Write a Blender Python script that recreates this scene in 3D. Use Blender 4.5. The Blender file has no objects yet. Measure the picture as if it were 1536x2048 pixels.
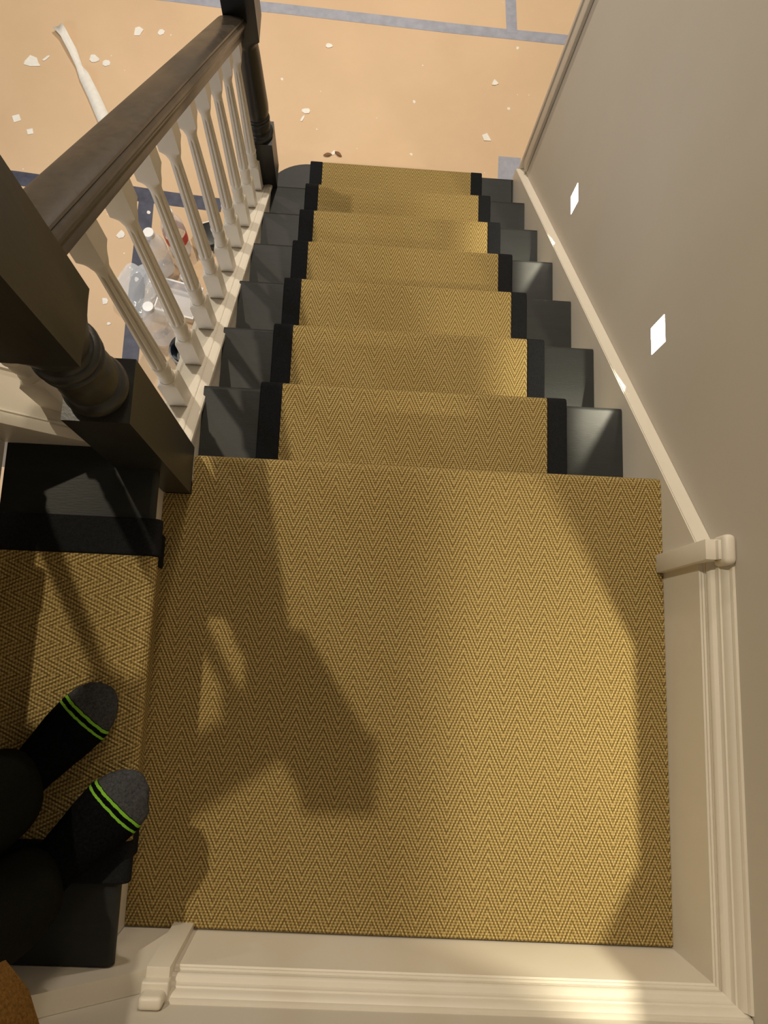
import bpy, bmesh, math, random
from mathutils import Vector, Matrix
random.seed(7)
PI = math.pi
SC = bpy.context.scene
COL = SC.collection

# ---------------------------------------------------------------- camera
cd = bpy.data.cameras.new('camera'); cam = bpy.data.objects.new('camera', cd); COL.objects.link(cam)
cam.location = (0.3124, -0.3551, 1.4689)
cam.rotation_euler = (0.1833, -0.0598, 0.0381)
cd.sensor_fit = 'VERTICAL'; cd.sensor_height = 24; cd.lens = 24 * 1590.1 / 2048
cd.clip_start = 0.01
SC.camera = cam
# ---------------------------------------------------------------- colour management
SC.view_settings.view_transform = 'Standard'; SC.view_settings.look = 'None'
SC.view_settings.gamma = 1; SC.view_settings.use_curve_mapping = False
SC.view_settings.exposure = 0.0
SC.cycles.sample_clamp_indirect = 4.0
# ---------------------------------------------------------------- world and lights
w = bpy.data.worlds.new('world'); SC.world = w; w.use_nodes = True
w.node_tree.nodes['Background'].inputs[0].default_value = (1.0, 0.86, 0.66, 1)
w.node_tree.nodes['Background'].inputs[1].default_value = 0.10
def lamp(name, kind, loc, power, color, size=0.1, target=None, spot=None, blend=0.3):
    l = bpy.data.lights.new(name, kind); l.energy = power; l.color = color
    if kind == 'AREA': l.shape = 'DISK'; l.size = size
    else: l.shadow_soft_size = size
    if spot: l.spot_size = math.radians(spot); l.spot_blend = blend
    o = bpy.data.objects.new(name, l); COL.objects.link(o); o.location = loc
    if target is not None:
        o.rotation_euler = (Vector(target) - Vector(loc)).to_track_quat('-Z', 'Y').to_euler()
    return o
WARM = (1.0, 0.80, 0.52)
LEDP = 8.0
lamp('hall_ceiling_light', 'AREA', (0.4, 3.1, 1.15), 52, (1.0, 0.88, 0.74), 0.15, (0.2, 2.4, -1.5))
lamp('hall_ceiling_light', 'AREA', (-1.30, 1.70, 1.30), 7, (0.80, 0.90, 1.0), 0.06, (-0.5, 1.0, -1.5))
lamp('hall_side_light', 'AREA', (-1.7, -0.35, 0.0), 14, (0.74, 0.85, 1.0), 0.75, (-0.1, 1.2, -0.7))
lamp('stairwell_ceiling_light', 'AREA', (-1.30, 1.98, 4.50), 120, (1.0, 0.87, 0.65), 0.10, (0.2, -0.1, 0))
lamp('upper_ceiling_light', 'AREA', (0.45, 1.9, 2.60), 15, (1.0, 0.82, 0.56), 0.5, (0.4, 0.1, 0))

# ---------------------------------------------------------------- dimensions
W = 0.92; G = 0.21864; R = 0.19061; FZ = -8 * R
XL = -0.019; WX = 0.95; D = 0.816
SLP = R / G
def yb(x):                                    # back edge of the landing, very slightly out of square
    return -(0.808 + 0.016 * (x - XL) / (W - XL))

# ---------------------------------------------------------------- materials
class NT:
    def __init__(s, name, rough=0.5, spec=0.5):
        s.m = bpy.data.materials.new(name); s.m.use_nodes = True
        s.t = s.m.node_tree; s.b = s.t.nodes['Principled BSDF']
        s.b.inputs['Roughness'].default_value = rough
        s.b.inputs['Specular IOR Level'].default_value = spec
    def n(s, typ, **kw):
        n = s.t.nodes.new(typ)
        for k, v in kw.items(): setattr(n, k, v)
        return n
    def l(s, a, b): s.t.links.new(a, b)
    def m_(s, op, a, b=None, c=None):
        n = s.n('ShaderNodeMath', operation=op)
        for i, v in enumerate((a, b, c)):
            if v is None: continue
            if isinstance(v, (int, float)): n.inputs[i].default_value = v
            else: s.l(v, n.inputs[i])
        return n.outputs[0]
    def coord(s, kind='Object'):
        return s.n('ShaderNodeTexCoord').outputs[kind]
    def noise(s, vec, scale, detail=3, rough=0.5, stretch=None):
        if stretch:
            mp = s.n('ShaderNodeMapping'); mp.inputs['Scale'].default_value = stretch; s.l(vec, mp.inputs[0]); vec = mp.outputs[0]
        n = s.n('ShaderNodeTexNoise'); n.inputs['Scale'].default_value = scale; n.inputs['Detail'].default_value = detail
        n.inputs['Roughness'].default_value = rough; s.l(vec, n.inputs['Vector']); return n.outputs[0]
    def ramp(s, fac, stops):
        r = s.n('ShaderNodeValToRGB'); e = r.color_ramp.elements
        while len(e) < len(stops): e.new(0.5)
        for i, (p, c) in enumerate(stops): e[i].position = p; e[i].color = (*c, 1)
        s.l(fac, r.inputs[0]); return r.outputs[0]
    def mix(s, f, a, b):
        n = s.n('ShaderNodeMix', data_type='RGBA')
        if isinstance(f, (int, float)): n.inputs[0].default_value = f
        else: s.l(f, n.inputs[0])
        for k, v in ((6, a), (7, b)):
            if isinstance(v, tuple): n.inputs[k].default_value = (*v, 1)
            else: s.l(v, n.inputs[k])
        return n.outputs[2]
    def base(s, c):
        if isinstance(c, tuple): s.b.inputs['Base Color'].default_value = (*c, 1)
        else: s.l(c, s.b.inputs['Base Color'])
    def bump(s, h, dist=0.001, strength=1.0):
        n = s.n('ShaderNodeBump'); n.inputs['Distance'].default_value = dist; n.inputs['Strength'].default_value = strength
        s.l(h, n.inputs['Height']); s.l(n.outputs[0], s.b.inputs['Normal'])
def simple(name, c, rough=0.5, spec=0.5, var=0.06, scale=14, bump=0.0003, stretch=None):
    t = NT(name, rough, spec); co = t.coord(); f = t.noise(co, scale, 4, 0.6, stretch)
    a = tuple(max(0, x * (1 - var)) for x in c); b = tuple(min(1, x * (1 + var)) for x in c)
    t.base(t.ramp(f, [(0.3, a), (0.7, b)]))
    if bump: t.bump(t.noise(co, scale * 9, 3, 0.6, stretch), bump, 0.6)
    return t.m

M_dark = simple('dark_paint', (0.0125, 0.014, 0.014), 0.50, 0.30, 0.15, 9, 0.0004, (1, 6, 6))
M_newel = simple('dark_newel_paint', (0.021, 0.021, 0.020), 0.38, 0.45, 0.15, 9, 0.0003, (3, 3, 0.6))
M_white = simple('white_satin_paint', (0.66, 0.61, 0.53), 0.42, 0.4, 0.02, 5, 0.0003)
M_wall = simple('wall_paint', (0.53, 0.485, 0.42), 0.75, 0.25, 0.02, 2.5, 0.0002)

def rail_mat():
    t = NT('dark_stained_wood', 0.36, 0.5); co = t.coord()
    f = t.noise(co, 5, 5, 0.65, (14, 0.8, 14)); g = t.noise(co, 3, 2, 0.5, (2, 0.5, 2))
    c1 = t.ramp(f, [(0.25, (0.018, 0.014, 0.010)), (0.75, (0.085, 0.063, 0.043))])  # wood grain, its streaks lightened in colour to imitate reflected highlights
    t.base(t.mix(g, c1, (0.045, 0.039, 0.033))); t.bump(f, 0.0006, 0.5)
    r = t.ramp(g, [(0.3, (0.30,) * 3), (0.7, (0.48,) * 3)]); t.l(r, t.b.inputs['Roughness'])
    return t.m
M_rail = rail_mat()

def sisal_mat():
    t = NT('sisal_herringbone', 0.8, 0.2)
    uv = t.n('ShaderNodeTexCoord').outputs['UV']
    wob = t.n('ShaderNodeTexNoise'); wob.inputs['Scale'].default_value = 60; wob.inputs['Detail'].default_value = 2; t.l(uv, wob.inputs['Vector'])
    wsub = t.n('ShaderNodeVectorMath', operation='SUBTRACT'); t.l(wob.outputs['Color'], wsub.inputs[0]); wsub.inputs[1].default_value = (0.5, 0.5, 0.5)
    wsc = t.n('ShaderNodeVectorMath', operation='SCALE'); t.l(wsub.outputs[0], wsc.inputs[0]); wsc.inputs['Scale'].default_value = 0.0018
    wad = t.n('ShaderNodeVectorMath', operation='ADD'); t.l(uv, wad.inputs[0]); t.l(wsc.outputs[0], wad.inputs[1])
    sp = t.n('ShaderNodeSeparateXYZ'); t.l(wad.outputs[0], sp.inputs[0]); u, v = sp.outputs[0], sp.outputs[1]
    tri = t.m_('MULTIPLY', t.m_('PINGPONG', t.m_('DIVIDE', u, 0.0495), 0.5), 2.0)
    ph = t.m_('ADD', t.m_('DIVIDE', v, 0.0158), t.m_('MULTIPLY', tri, 3.6))
    s1 = t.m_('MULTIPLY_ADD', t.m_('SINE', t.m_('MULTIPLY', ph, 2 * PI)), 0.5, 0.5)
    # knots: short yarn floats, staggered from row to row
    kv = t.m_('DIVIDE', v, 0.0046)
    row = t.m_('FLOOR', kv)
    ku = t.m_('ADD', t.m_('DIVIDE', u, 0.0052), t.m_('MULTIPLY', row, 0.5))
    k1 = t.m_('ABSOLUTE', t.m_('SINE', t.m_('MULTIPLY', kv, PI)))
    k2 = t.m_('ABSOLUTE', t.m_('SINE', t.m_('MULTIPLY', ku, PI)))
    kn = t.m_('MULTIPLY', t.m_('POWER', k1, 0.7), t.m_('POWER', k2, 0.6))
    fib = t.noise(uv, 900, 2, 0.6)
    h = t.m_('ADD', t.m_('MULTIPLY', s1, 0.40), t.m_('ADD', t.m_('MULTIPLY', kn, 0.44), t.m_('MULTIPLY', fib, 0.26)))
    big = t.noise(uv, 9, 3, 0.6)
    c = t.ramp(h, [(0.20, (0.055, 0.033, 0.007)), (0.52, (0.25, 0.172, 0.056)), (0.92, (0.54, 0.41, 0.170))])
    c = t.mix(t.m_('MULTIPLY', big, 0.22), c, (0.34, 0.23, 0.085))
    t.base(c); t.bump(h, 0.0022, 1.0)
    return t.m
M_sisal = sisal_mat()
def weave_mat(name, c):
    t = NT(name, 0.92, 0.04); uv = t.n('ShaderNodeTexCoord').outputs['Object']
    f = t.noise(uv, 420, 3, 0.7); g = t.noise(uv, 12, 2)
    t.base(t.ramp(f, [(0.3, tuple(x * 0.6 for x in c)), (0.7, tuple(x * 1.35 for x in c))])); t.bump(f, 0.0008, 0.8)
    return t.m
M_tape = weave_mat('black_cotton_tape', (0.013, 0.0135, 0.015))
M_denim = weave_mat('dark_trouser_cloth', (0.0075, 0.0078, 0.006))
M_tan = weave_mat('tan_cotton', (0.20, 0.105, 0.028))

def floor_mat():
    t = NT('protective_floor_paper', 0.62, 0.3); co = t.coord()
    a = t.noise(co, 1.6, 4, 0.6); b = t.noise(co, 30, 4, 0.7)
    c = t.ramp(a, [(0.3, (0.62, 0.445, 0.285)), (0.7, (0.70, 0.51, 0.335))])
    c = t.mix(t.m_('MULTIPLY', b, 0.16), c, (0.50, 0.35, 0.21))
    vo = t.n('ShaderNodeTexVoronoi'); vo.inputs['Scale'].default_value = 7.5; t.l(co, vo.inputs['Vector'])
    jit = t.noise(co, 55, 3, 0.7)
    d = t.m_('ADD', vo.outputs['Distance'], t.m_('MULTIPLY', jit, 0.12))
    gate = t.m_('GREATER_THAN', t.noise(co, 2.2, 2), 0.50)
    sp = t.m_('MULTIPLY', t.m_('LESS_THAN', d, 0.105), gate)
    vo2 = t.n('ShaderNodeTexVoronoi'); vo2.inputs['Scale'].default_value = 16; t.l(co, vo2.inputs['Vector'])
    d2 = t.m_('ADD', vo2.outputs['Distance'], t.m_('MULTIPLY', jit, 0.10))
    sp2 = t.m_('MULTIPLY', t.m_('LESS_THAN', d2, 0.095), t.m_('GREATER_THAN', t.noise(co, 3.1, 2), 0.53))
    c = t.mix(t.m_('MAXIMUM', sp, sp2), c, (0.80, 0.76, 0.70))
    t.base(c); t.bump(b, 0.0004, 0.4)
    return t.m
M_floor = floor_mat()
M_bluetape = simple('grey_blue_tape', (0.33, 0.345, 0.42), 0.5, 0.4, 0.12, 30, 0.0004)
M_navytape = simple('navy_tape', (0.060, 0.064, 0.10), 0.5, 0.4, 0.3, 30, 0.0004)
M_paper = simple('white_paper', (0.82, 0.80, 0.76), 0.6, 0.3, 0.05, 60, 0.0006)
M_cap = simple('white_plastic', (0.85, 0.86, 0.88), 0.35, 0.5, 0.02)
M_blackplastic = simple('black_plastic', (0.012, 0.013, 0.016), 0.35, 0.5, 0.2)
M_red = simple('red_label', (0.70, 0.05, 0.03), 0.4)
M_leaf = simple('dry_leaf', (0.20, 0.09, 0.03), 0.7)
def clear(name, tint=(0.93, 0.96, 1.0), alpha=0.38):
    t = NT(name, 0.12, 0.6); t.base(tint); t.b.inputs['Alpha'].default_value = alpha
    co = t.coord(); t.bump(t.noise(co, 45, 3), 0.002, 0.7)
    return t.m
M_clear = clear('clear_plastic')
M_bag = clear('thin_clear_film', (0.86, 0.90, 0.97), 0.36)
def emit(name, c, s):
    m = bpy.data.materials.new(name); m.use_nodes = True; t = m.node_tree; t.nodes.clear()
    e = t.nodes.new('ShaderNodeEmission'); e.inputs[0].default_value = (*c, 1); e.inputs[1].default_value = s
    o = t.nodes.new('ShaderNodeOutputMaterial'); t.links.new(e.outputs[0], o.inputs[0]); return m
M_led = emit('led_diffuser', (1.0, 0.97, 0.88), 9.0)

# ---------------------------------------------------------------- helpers
def obj(name, bm, mat, parent=None, smooth=False, angle=None, recalc=True):
    me = bpy.data.meshes.new(name)
    if recalc: bmesh.ops.recalc_face_normals(bm, faces=bm.faces)
    bm.to_mesh(me); bm.free()
    if mat: me.materials.append(mat)
    if smooth:
        for p in me.polygons: p.use_smooth = True
        if angle: me.set_sharp_from_angle(angle=math.radians(angle))
    o = bpy.data.objects.new(name, me); COL.objects.link(o)
    if parent is not None: o.parent = parent
    return o
def empty(name, loc=(0, 0, 0), rz=0):
    o = bpy.data.objects.new(name, None); COL.objects.link(o); o.location = loc; o.rotation_euler = (0, 0, rz)
    o.empty_display_size = 0.05
    return o
def tag(o, label=None, cat=None, group=None, kind=None):
    if label: o['label'] = label
    if cat: o['category'] = cat
    if group: o['group'] = group
    if kind: o['kind'] = kind
    return o
def box(bm, x0, x1, y0, y1, z0, z1, bev=0, seg=2):
    vs = [bm.verts.new((x, y, z)) for x in (x0, x1) for y in (y0, y1) for z in (z0, z1)]
    f = [(0, 1, 3, 2), (4, 6, 7, 5), (0, 4, 5, 1), (2, 3, 7, 6), (0, 2, 6, 4), (1, 5, 7, 3)]
    fs = [bm.faces.new([vs[i] for i in q]) for q in f]
    if bev:
        es = list({e for fc in fs for e in fc.edges})
        bmesh.ops.bevel(bm, geom=es, offset=bev, segments=seg, affect='EDGES', profile=0.5)
def prism(bm, pts, a, b, axis='x'):
    """closed polygon extruded between a and b along an axis; pts are the two other coordinates"""
    def P(p, t):
        return (t, p[0], p[1]) if axis == 'x' else ((p[0], t, p[1]) if axis == 'y' else (p[0], p[1], t))
    A = [bm.verts.new(P(p, a)) for p in pts]; B = [bm.verts.new(P(p, b)) for p in pts]
    bm.faces.new(A); bm.faces.new(B[::-1]); n = len(pts)
    for i in range(n): bm.faces.new((A[i], B[i], B[(i + 1) % n], A[(i + 1) % n]))
def lathe(bm, prof, cx=0, cy=0, seg=32, flutes=None):
    """prof = [(r, z)]; flutes=(z0, z1, n, depth)"""
    rings = []
    for r, z in prof:
        ring = []
        for i in range(seg):
            a = 2 * PI * i / seg; rr = r
            if flutes and flutes[0] < z < flutes[1]:
                c = abs(math.cos(a * flutes[2] / 2)); rr = r - flutes[3] * c ** 5
            ring.append(bm.verts.new((cx + rr * math.cos(a), cy + rr * math.sin(a), z)))
        rings.append(ring)
    for A, B in zip(rings, rings[1:]):
        for i in range(seg): bm.faces.new((A[i], A[(i + 1) % seg], B[(i + 1) % seg], B[i]))
    bm.faces.new(rings[0][::-1]); bm.faces.new(rings[-1])
def sheet(bm, path, lo, hi, th, place, uvl, v0=0.0, nseg=1, flip=False):
    """carpet: an outer path extruded from lo to hi with thickness th behind it. place(s, a, b)->xyz"""
    n = len(path); nor = []
    for i in range(n):
        p = path[max(0, i - 1)]; q = path[min(n - 1, i + 1)]
        d = Vector((q[0] - p[0], q[1] - p[1])).normalized(); nor.append(Vector((-d.y, d.x)) * (1 if flip else -1))
    vv = [v0]
    for i in range(1, n): vv.append(vv[-1] + (Vector(path[i]) - Vector(path[i - 1])).length)
    ss = [lo + (hi - lo) * k / nseg for k in range(nseg + 1)]
    O = [[bm.verts.new(place(s, *p)) for s in ss] for p in path]
    I = [[bm.verts.new(place(s, path[i][0] + nor[i].x * th, path[i][1] + nor[i].y * th)) for s in ss] for i in range(n)]
    def F(vs, uvs):
        f = bm.faces.new(vs)
        for lp, q in zip(f.loops, uvs): lp[uvl].uv = q
    for i in range(n - 1):
        for k in range(nseg):
            F((O[i][k], O[i][k + 1], O[i + 1][k + 1], O[i + 1][k]), ((ss[k], vv[i]), (ss[k + 1], vv[i]), (ss[k + 1], vv[i + 1]), (ss[k], vv[i + 1])))
            F((I[i][k], I[i + 1][k], I[i + 1][k + 1], I[i][k + 1]), ((ss[k], vv[i]),) * 4)
        F((O[i][0], O[i + 1][0], I[i + 1][0], I[i][0]), ((lo, vv[i]), (lo, vv[i + 1]), (lo + th, vv[i + 1]), (lo + th, vv[i])))
        F((O[i][-1], I[i][-1], I[i + 1][-1], O[i + 1][-1]), ((hi, vv[i]), (hi - th, vv[i]), (hi - th, vv[i + 1]), (hi, vv[i + 1])))
    for i in (0, n - 1):
        for k in range(nseg):
            F((O[i][k], I[i][k], I[i][k + 1], O[i][k + 1]), ((ss[k], vv[i]),) * 4)
    return vv[-1]

# ================================================================ SETTING
bm = bmesh.new(); box(bm, -4.2, 3.4, -1.6, 6.0, FZ - 0.1, FZ)
tag(obj('floor', bm, M_floor), kind='structure')

# right wall with openings for the recessed lights
LIGHTS = [(0.978, 1.036, -0.669, -0.596), (0.305, 0.365, -0.093, -0.020), (-0.53, -0.47, 0.485, 0.558)]
bm = bmesh.new()
ys = sorted([-0.95, 1.545] + [v for L in LIGHTS for v in L[:2]]); zs = sorted([FZ, 2.75] + [v for L in LIGHTS for v in L[2:]])
vg = {}
def wv(x, i, j):
    k = (x, i, j)
    if k not in vg: vg[k] = bm.verts.new((x, ys[i], zs[j]))
    return vg[k]
holes = set()
for i in range(len(ys) - 1):
    for j in range(len(zs) - 1):
        cy_, cz_ = (ys[i] + ys[i + 1]) / 2, (zs[j] + zs[j + 1]) / 2
        if any(L[0] < cy_ < L[1] and L[2] < cz_ < L[3] for L in LIGHTS): holes.add((i, j)); continue
        bm.faces.new((wv(WX, i, j), wv(WX, i + 1, j), wv(WX, i + 1, j + 1), wv(WX, i, j + 1)))
WT = 0.0135     # plasterboard thickness; the fitting sits behind it
for (i, j) in holes:
    c = [(i, j), (i + 1, j), (i + 1, j + 1), (i, j + 1)]
    for a in range(4):
        A, B = c[a], c[(a + 1) % 4]
        bm.faces.new((wv(WX, *A), wv(WX, *B), wv(WX + 0.004, *B), wv(WX + 0.004, *A)))
# the far faces of the wall
nY, nZ = len(ys) - 1, len(zs) - 1
def wc(x, y, z): return bm.verts.new((x, y, z))
BX = WX + 0.14
for quad in (((WX, ys[0], zs[0]), (BX, ys[0], zs[0]), (BX, ys[0], zs[-1]), (WX, ys[0], zs[-1])),
             ((WX, ys[-1], zs[0]), (BX, ys[-1], zs[0]), (BX, ys[-1], zs[-1]), (WX, ys[-1], zs[-1])),
             ((BX, ys[0], zs[0]), (BX, ys[-1], zs[0]), (BX, ys[-1], zs[-1]), (BX, ys[0], zs[-1])),
             ((WX, ys[0], zs[-1]), (BX, ys[0], zs[-1]), (BX, ys[-1], zs[-1]), (WX, ys[-1], zs[-1]))):
    bm.faces.new([wc(*q) for q in quad])
tag(obj('wall_right', bm, M_wall, recalc=False), kind='structure')
# back wall (slightly out of square with the stairs)
BR = -math.atan(0.016 / (W - XL))
bm = bmesh.new(); box(bm, -1.6, 0.985, -0.13, -0.032, FZ, 2.75)
o = obj('wall_back', bm, M_wall); o.location = (XL, -0.808, 0); o.rotation_euler = (0, 0, BR); tag(o, kind='structure')

# skirting profile: (distance from the wall, height)
def skirt_profile():
    p = [(0, 0), (0.030, 0), (0.030, 0.158), (0.0275, 0.160), (0.0275, 0.1635), (0.0245, 0.1645), (0.0245, 0.170)]
    for k in range(7):
        a = -PI / 2 + PI * k / 6; p.append((0.0195 + 0.0068 * math.cos(a), 0.1785 + 0.0080 * math.sin(a)))
    p += [(0.0165, 0.1875), (0.0150, 0.193), (0.0150, 0.198), (0.0125, 0.199), (0.0115, 0.205), (0.0092, 0.212), (0.0058, 0.2155), (0.0058, 0.2175), (0.0040, 0.2225), (0, 0.2230)]
    return p
SP = skirt_profile()
bm = bmesh.new()
prism(bm, [(WX - t, z) for t, z in SP], -0.172, -0.846, 'y')
tag(obj('baseboard_right', bm, M_white, smooth=True, angle=28), kind='structure')
bm = bmesh.new()
x0, x1 = 0.090 - XL, WX - XL - 0.001
prism(bm, [(t - 0.032, z) for t, z in SP], x0, x1, 'x')
o = obj('baseboard_back', bm, M_white, smooth=True, angle=28); o.location = (XL, -0.808, 0); o.rotation_euler = (0, 0, BR); tag(o, kind='structure')
# end blocks where the skirting stops
bm = bmesh.new()
box(bm, WX - 0.043, WX - 0.0005, -0.172, -0.138, 0.002, 0.214, 0.0015)
box(bm, WX - 0.022, WX - 0.0005, -0.181, -0.131, 0.190, 0.236, 0.009, 4)
box(bm, WX - 0.0265, WX - 0.02, -0.172, -0.140, 0.202, 0.224, 0.001)
o = obj('trim_1', bm, M_white, smooth=True, angle=35); tag(o, kind='structure')
bm = bmesh.new()
box(bm, 0.062 - XL, 0.096 - XL, -0.0315, 0.010, 0.002, 0.206, 0.0015)
box(bm, 0.060 - XL, 0.099 - XL, -0.0315, -0.004, 0.198, 0.224, 0.003, 3)
box(bm, 0.063 - XL, 0.096 - XL, -0.0315, -0.013, 0.214, 0.252, 0.006, 3)
o = obj('trim_2', bm, M_white, smooth=True, angle=35); o.location = (XL, -0.808, 0); o.rotation_euler = (0, 0, BR); tag(o, kind='structure')
# vertical casing at the open end of the right wall
bm = bmesh.new()
box(bm, WX - 0.016, BX + 0.012, 1.545, 1.563, FZ, 2.75, 0.002)
box(bm, WX - 0.012, WX - 0.0005, 1.497, 1.545, -1.235, 2.75, 0.002)
tag(obj('trim_3', bm, M_white, smooth=True, angle=35), kind='structure')
bm = bmesh.new()
box(bm, WX + 0.005, BX + 0.03, 1.564, 1.585, FZ, FZ + 0.19, 0.003)
tag(obj('baseboard_hall', bm, M_white, smooth=True, angle=35), kind='structure')

# ================================================================ RECESSED WALL LIGHTS
LN = ['small square recessed light low on the cream wall, nearest the hall floor',
      'small square recessed light in the cream wall beside the upper steps',
      'small square recessed light in the wall above the landing skirting']
for i, (y0, y1, z0, z1) in enumerate(LIGHTS):
    t = empty('recessed_wall_light', (WX, (y0 + y1) / 2, z0))
    tag(t, LN[i], 'wall light', 'square recessed lights along the stair wall')
    hy = (y1 - y0) / 2; h = z1 - z0
    bm = bmesh.new()   # open white housing behind the wall face
    a, b, zl, zu_, xf, xk = -hy - .014, hy + .014, -0.006, h + 0.030, 0.0035, 0.036
    for q in (((xf, a, zl), (xk, a, zl), (xk, b, zl), (xf, b, zl)), ((xf, a, zu_), (xk, a, zu_), (xk, b, zu_), (xf, b, zu_)),
              ((xf, a, zl), (xk, a, zl), (xk, a, zu_), (xf, a, zu_)), ((xf, b, zl), (xk, b, zl), (xk, b, zu_), (xf, b, zu_)),
              ((xk, a, zl), (xk, b, zl), (xk, b, zu_), (xk, a, zu_))):
        bm.faces.new([bm.verts.new(p) for p in q])
    obj('housing', bm, M_cap, t)
    bm = bmesh.new(); box(bm, 0.024, 0.033, -hy - 0.0135, hy + 0.0135, -0.0055, h + 0.0295, 0.0)
    obj('diffuser', bm, M_led, t)
    l = lamp('recessed_lamp', 'POINT', (WX + 0.0165, (y0 + y1) / 2, z0 + 0.088), [LEDP, LEDP, LEDP * 2.0][i], (1.0, 0.92, 0.68), 0.0018)

# ================================================================ STRINGERS AND STAIRS
def tread_profile(zt, yback, yfront, th=0.026, r=0.011):
    p = [(yback, zt - th), (yback, zt)]
    for k in range(7):
        a = PI / 2 - PI * k / 6; p.append((yfront - r + r * math.cos(a), zt - th / 2 + (th / 2) * math.sin(a)))
    return p
flight = empty('staircase', (0.46, 0.0, FZ))
tag(flight, 'dark painted wooden lower flight of stairs with white strings, under the sisal runner', 'stairs')
def part(name, bm, mat, par, **k):
    o = obj(name, bm, mat, par, **k)
    o.matrix_parent_inverse = Matrix.Translation(par.location).inverted()
    return o
OV = 0.025
for k in range(1, 8):
    zt = -k * R; yf = k * G; yk = (k - 1) * G - OV
    bm = bmesh.new()
    if k < 7:
        prism(bm, tread_profile(zt, yk, yf), 0.0005, W - 0.0005, 'x')
    else:      # bottom tread with its curved bullnose end wrapping round the newel
        pts = [(W - 0.0005, yk), (W - 0.0005, yf), (0.125, yf)]
        for j in range(1, 13):
            a = PI / 2 + PI / 2 * j / 12; pts.append((0.125 + 0.165 * math.cos(a), 1.395 + (yf - 1.395) * math.sin(a)))
        pts += [(-0.04, yk)]
        prism(bm, pts, zt - 0.026, zt, 'z')
        es = [e for e in bm.edges if abs(e.verts[0].co.z - e.verts[1].co.z) < 1e-6]
        bmesh.ops.bevel(bm, geom=es, offset=0.008, segments=3, affect='EDGES')
    o = part('tread', bm, M_dark, flight, smooth=True, angle=35)
for k in range(0, 8):
    bm = bmesh.new(); y = k * G - OV
    if k < 7: box(bm, 0.0005, W - 0.0005, y - 0.012, y, -(k + 1) * R + 0.0005, -k * R - 0.0262)
    else:
        pts = [(W - 0.0005, 1.31), (W - 0.0005, y), (0.12, y)]
        for j in range(1, 11):
            a = PI / 2 + PI / 2 * j / 10; pts.append((0.12 + 0.135 * math.cos(a), 1.395 + (y - 1.395) * math.sin(a)))
        pts.append((-0.015, 1.388)); pts.append((0.03, 1.388)); pts.append((0.03, 1.31))
        prism(bm, pts, FZ, -7 * R - 0.0262, 'z')
    part('riser', bm, M_white, flight)
# wall string on the right
def zr(y): return 0.035 - 0.858 * y
bm = bmesh.new()
prism(bm, [(-0.138, zr(-0.138)), (1.545, zr(1.545)), (1.545, FZ), (1.38, FZ), (-0.138, -0.30)], W, WX - 0.0005, 'x')
es = [e for e in bm.edges if all(abs(v.co.x - W) < 1e-5 for v in e.verts) and max(v.co.z for v in e.verts) > -0.2 and min(v.co.z for v in e.verts) < -1.0 and abs(e.verts[0].co.y - e.verts[1].co.y) > 1]
bmesh.ops.bevel(bm, geom=es, offset=0.002, segments=2, affect='EDGES')
part('wall_string', bm, M_white, flight)
# open side string and its grooved capping
def zc(y): return -0.030 - 0.846 * y
bm = bmesh.new()
prism(bm, [(0.024, zc(0.024) - 0.012), (1.298, zc(1.298) - 0.012), (1.298, FZ + 0.02), (1.20, FZ + 0.02), (0.024, zc(0.024) - 0.42)], -0.068, 0.0, 'x')
part('outer_string', bm, M_white, flight)
bm = bmesh.new()
prof = [(-0.080, -0.014), (-0.080, 0.0), (-0.070, 0.0035), (-0.066, -0.001), (-0.0205, -0.001), (-0.0195, 0.003), (-0.0165, 0.0045), (-0.0150, 0.0015), (-0.0125, 0.0015), (-0.0115, 0.0045),
        (0.001, 0.0035), (0.005, 0.0005), (0.0055, -0.009), (0.003, -0.014)]
A = [bm.verts.new((x, 0.0235, zc(0.0235) + h)) for x, h in prof]; B = [bm.verts.new((x, 1.2985, zc(1.2985) + h)) for x, h in prof]
bm.faces.new(A); bm.faces.new(B[::-1])
for i in range(len(prof)): bm.faces.new((A[i], B[i], B[(i + 1) % len(prof)], A[(i + 1) % len(prof)]))
part('string_capping', bm, M_white, flight, smooth=True, angle=20)

# upper flight, climbing to the left behind the feet
upper = empty('staircase', (-0.2, -0.42, 0.0))
tag(upper, 'dark painted steps of the upper flight rising left from the landing under the socked feet', 'stairs')
YB0 = -0.8075
NX = [0.010 - 0.2186 * k for k in range(3)]     # nosing positions
for k in range(3):
    zt = (k + 1) * R
    bm = bmesh.new()
    pts = [(NX[k] - 0.2436, zt - 0.026), (NX[k] - 0.2436, zt)]
    for j in range(7):
        a = PI / 2 - PI * j / 6; pts.append((NX[k] - 0.009 + 0.009 * math.cos(a), zt - 0.013 + 0.013 * math.sin(a)))
    if k == 0:
        prism(bm, pts, YB0 + 0.001, -0.0635, 'y')
        box(bm, NX[k] - 0.2436, -0.0575, -0.0635, -0.0305, zt - 0.026, zt)
    else: prism(bm, pts, YB0 + 0.001, -0.0305, 'y')
    part('tread', bm, M_dark, upper, smooth=True, angle=35)
    bm = bmesh.new(); xr = NX[k] - 0.029
    ye = -0.0635 if k == 0 else -0.0305
    box(bm, xr - 0.012, xr, YB0 + 0.001, ye, k * R + (0.0005 if k else -0.02), zt - 0.0262)
    part('riser', bm, M_white, upper)
bm = bmesh.new()   # open side string of the upper flight (runs left behind the newel)
def zu(x): return 0.160 - 0.872 * x
prism(bm, [(-0.0575, zu(-0.0575) - 0.012), (-0.0575, -0.22), (-0.75, 0.38), (-0.75, zu(-0.75) - 0.012)], -0.030, 0.038, 'y')
part('outer_string', bm, M_white, upper)
bm = bmesh.new()
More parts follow.
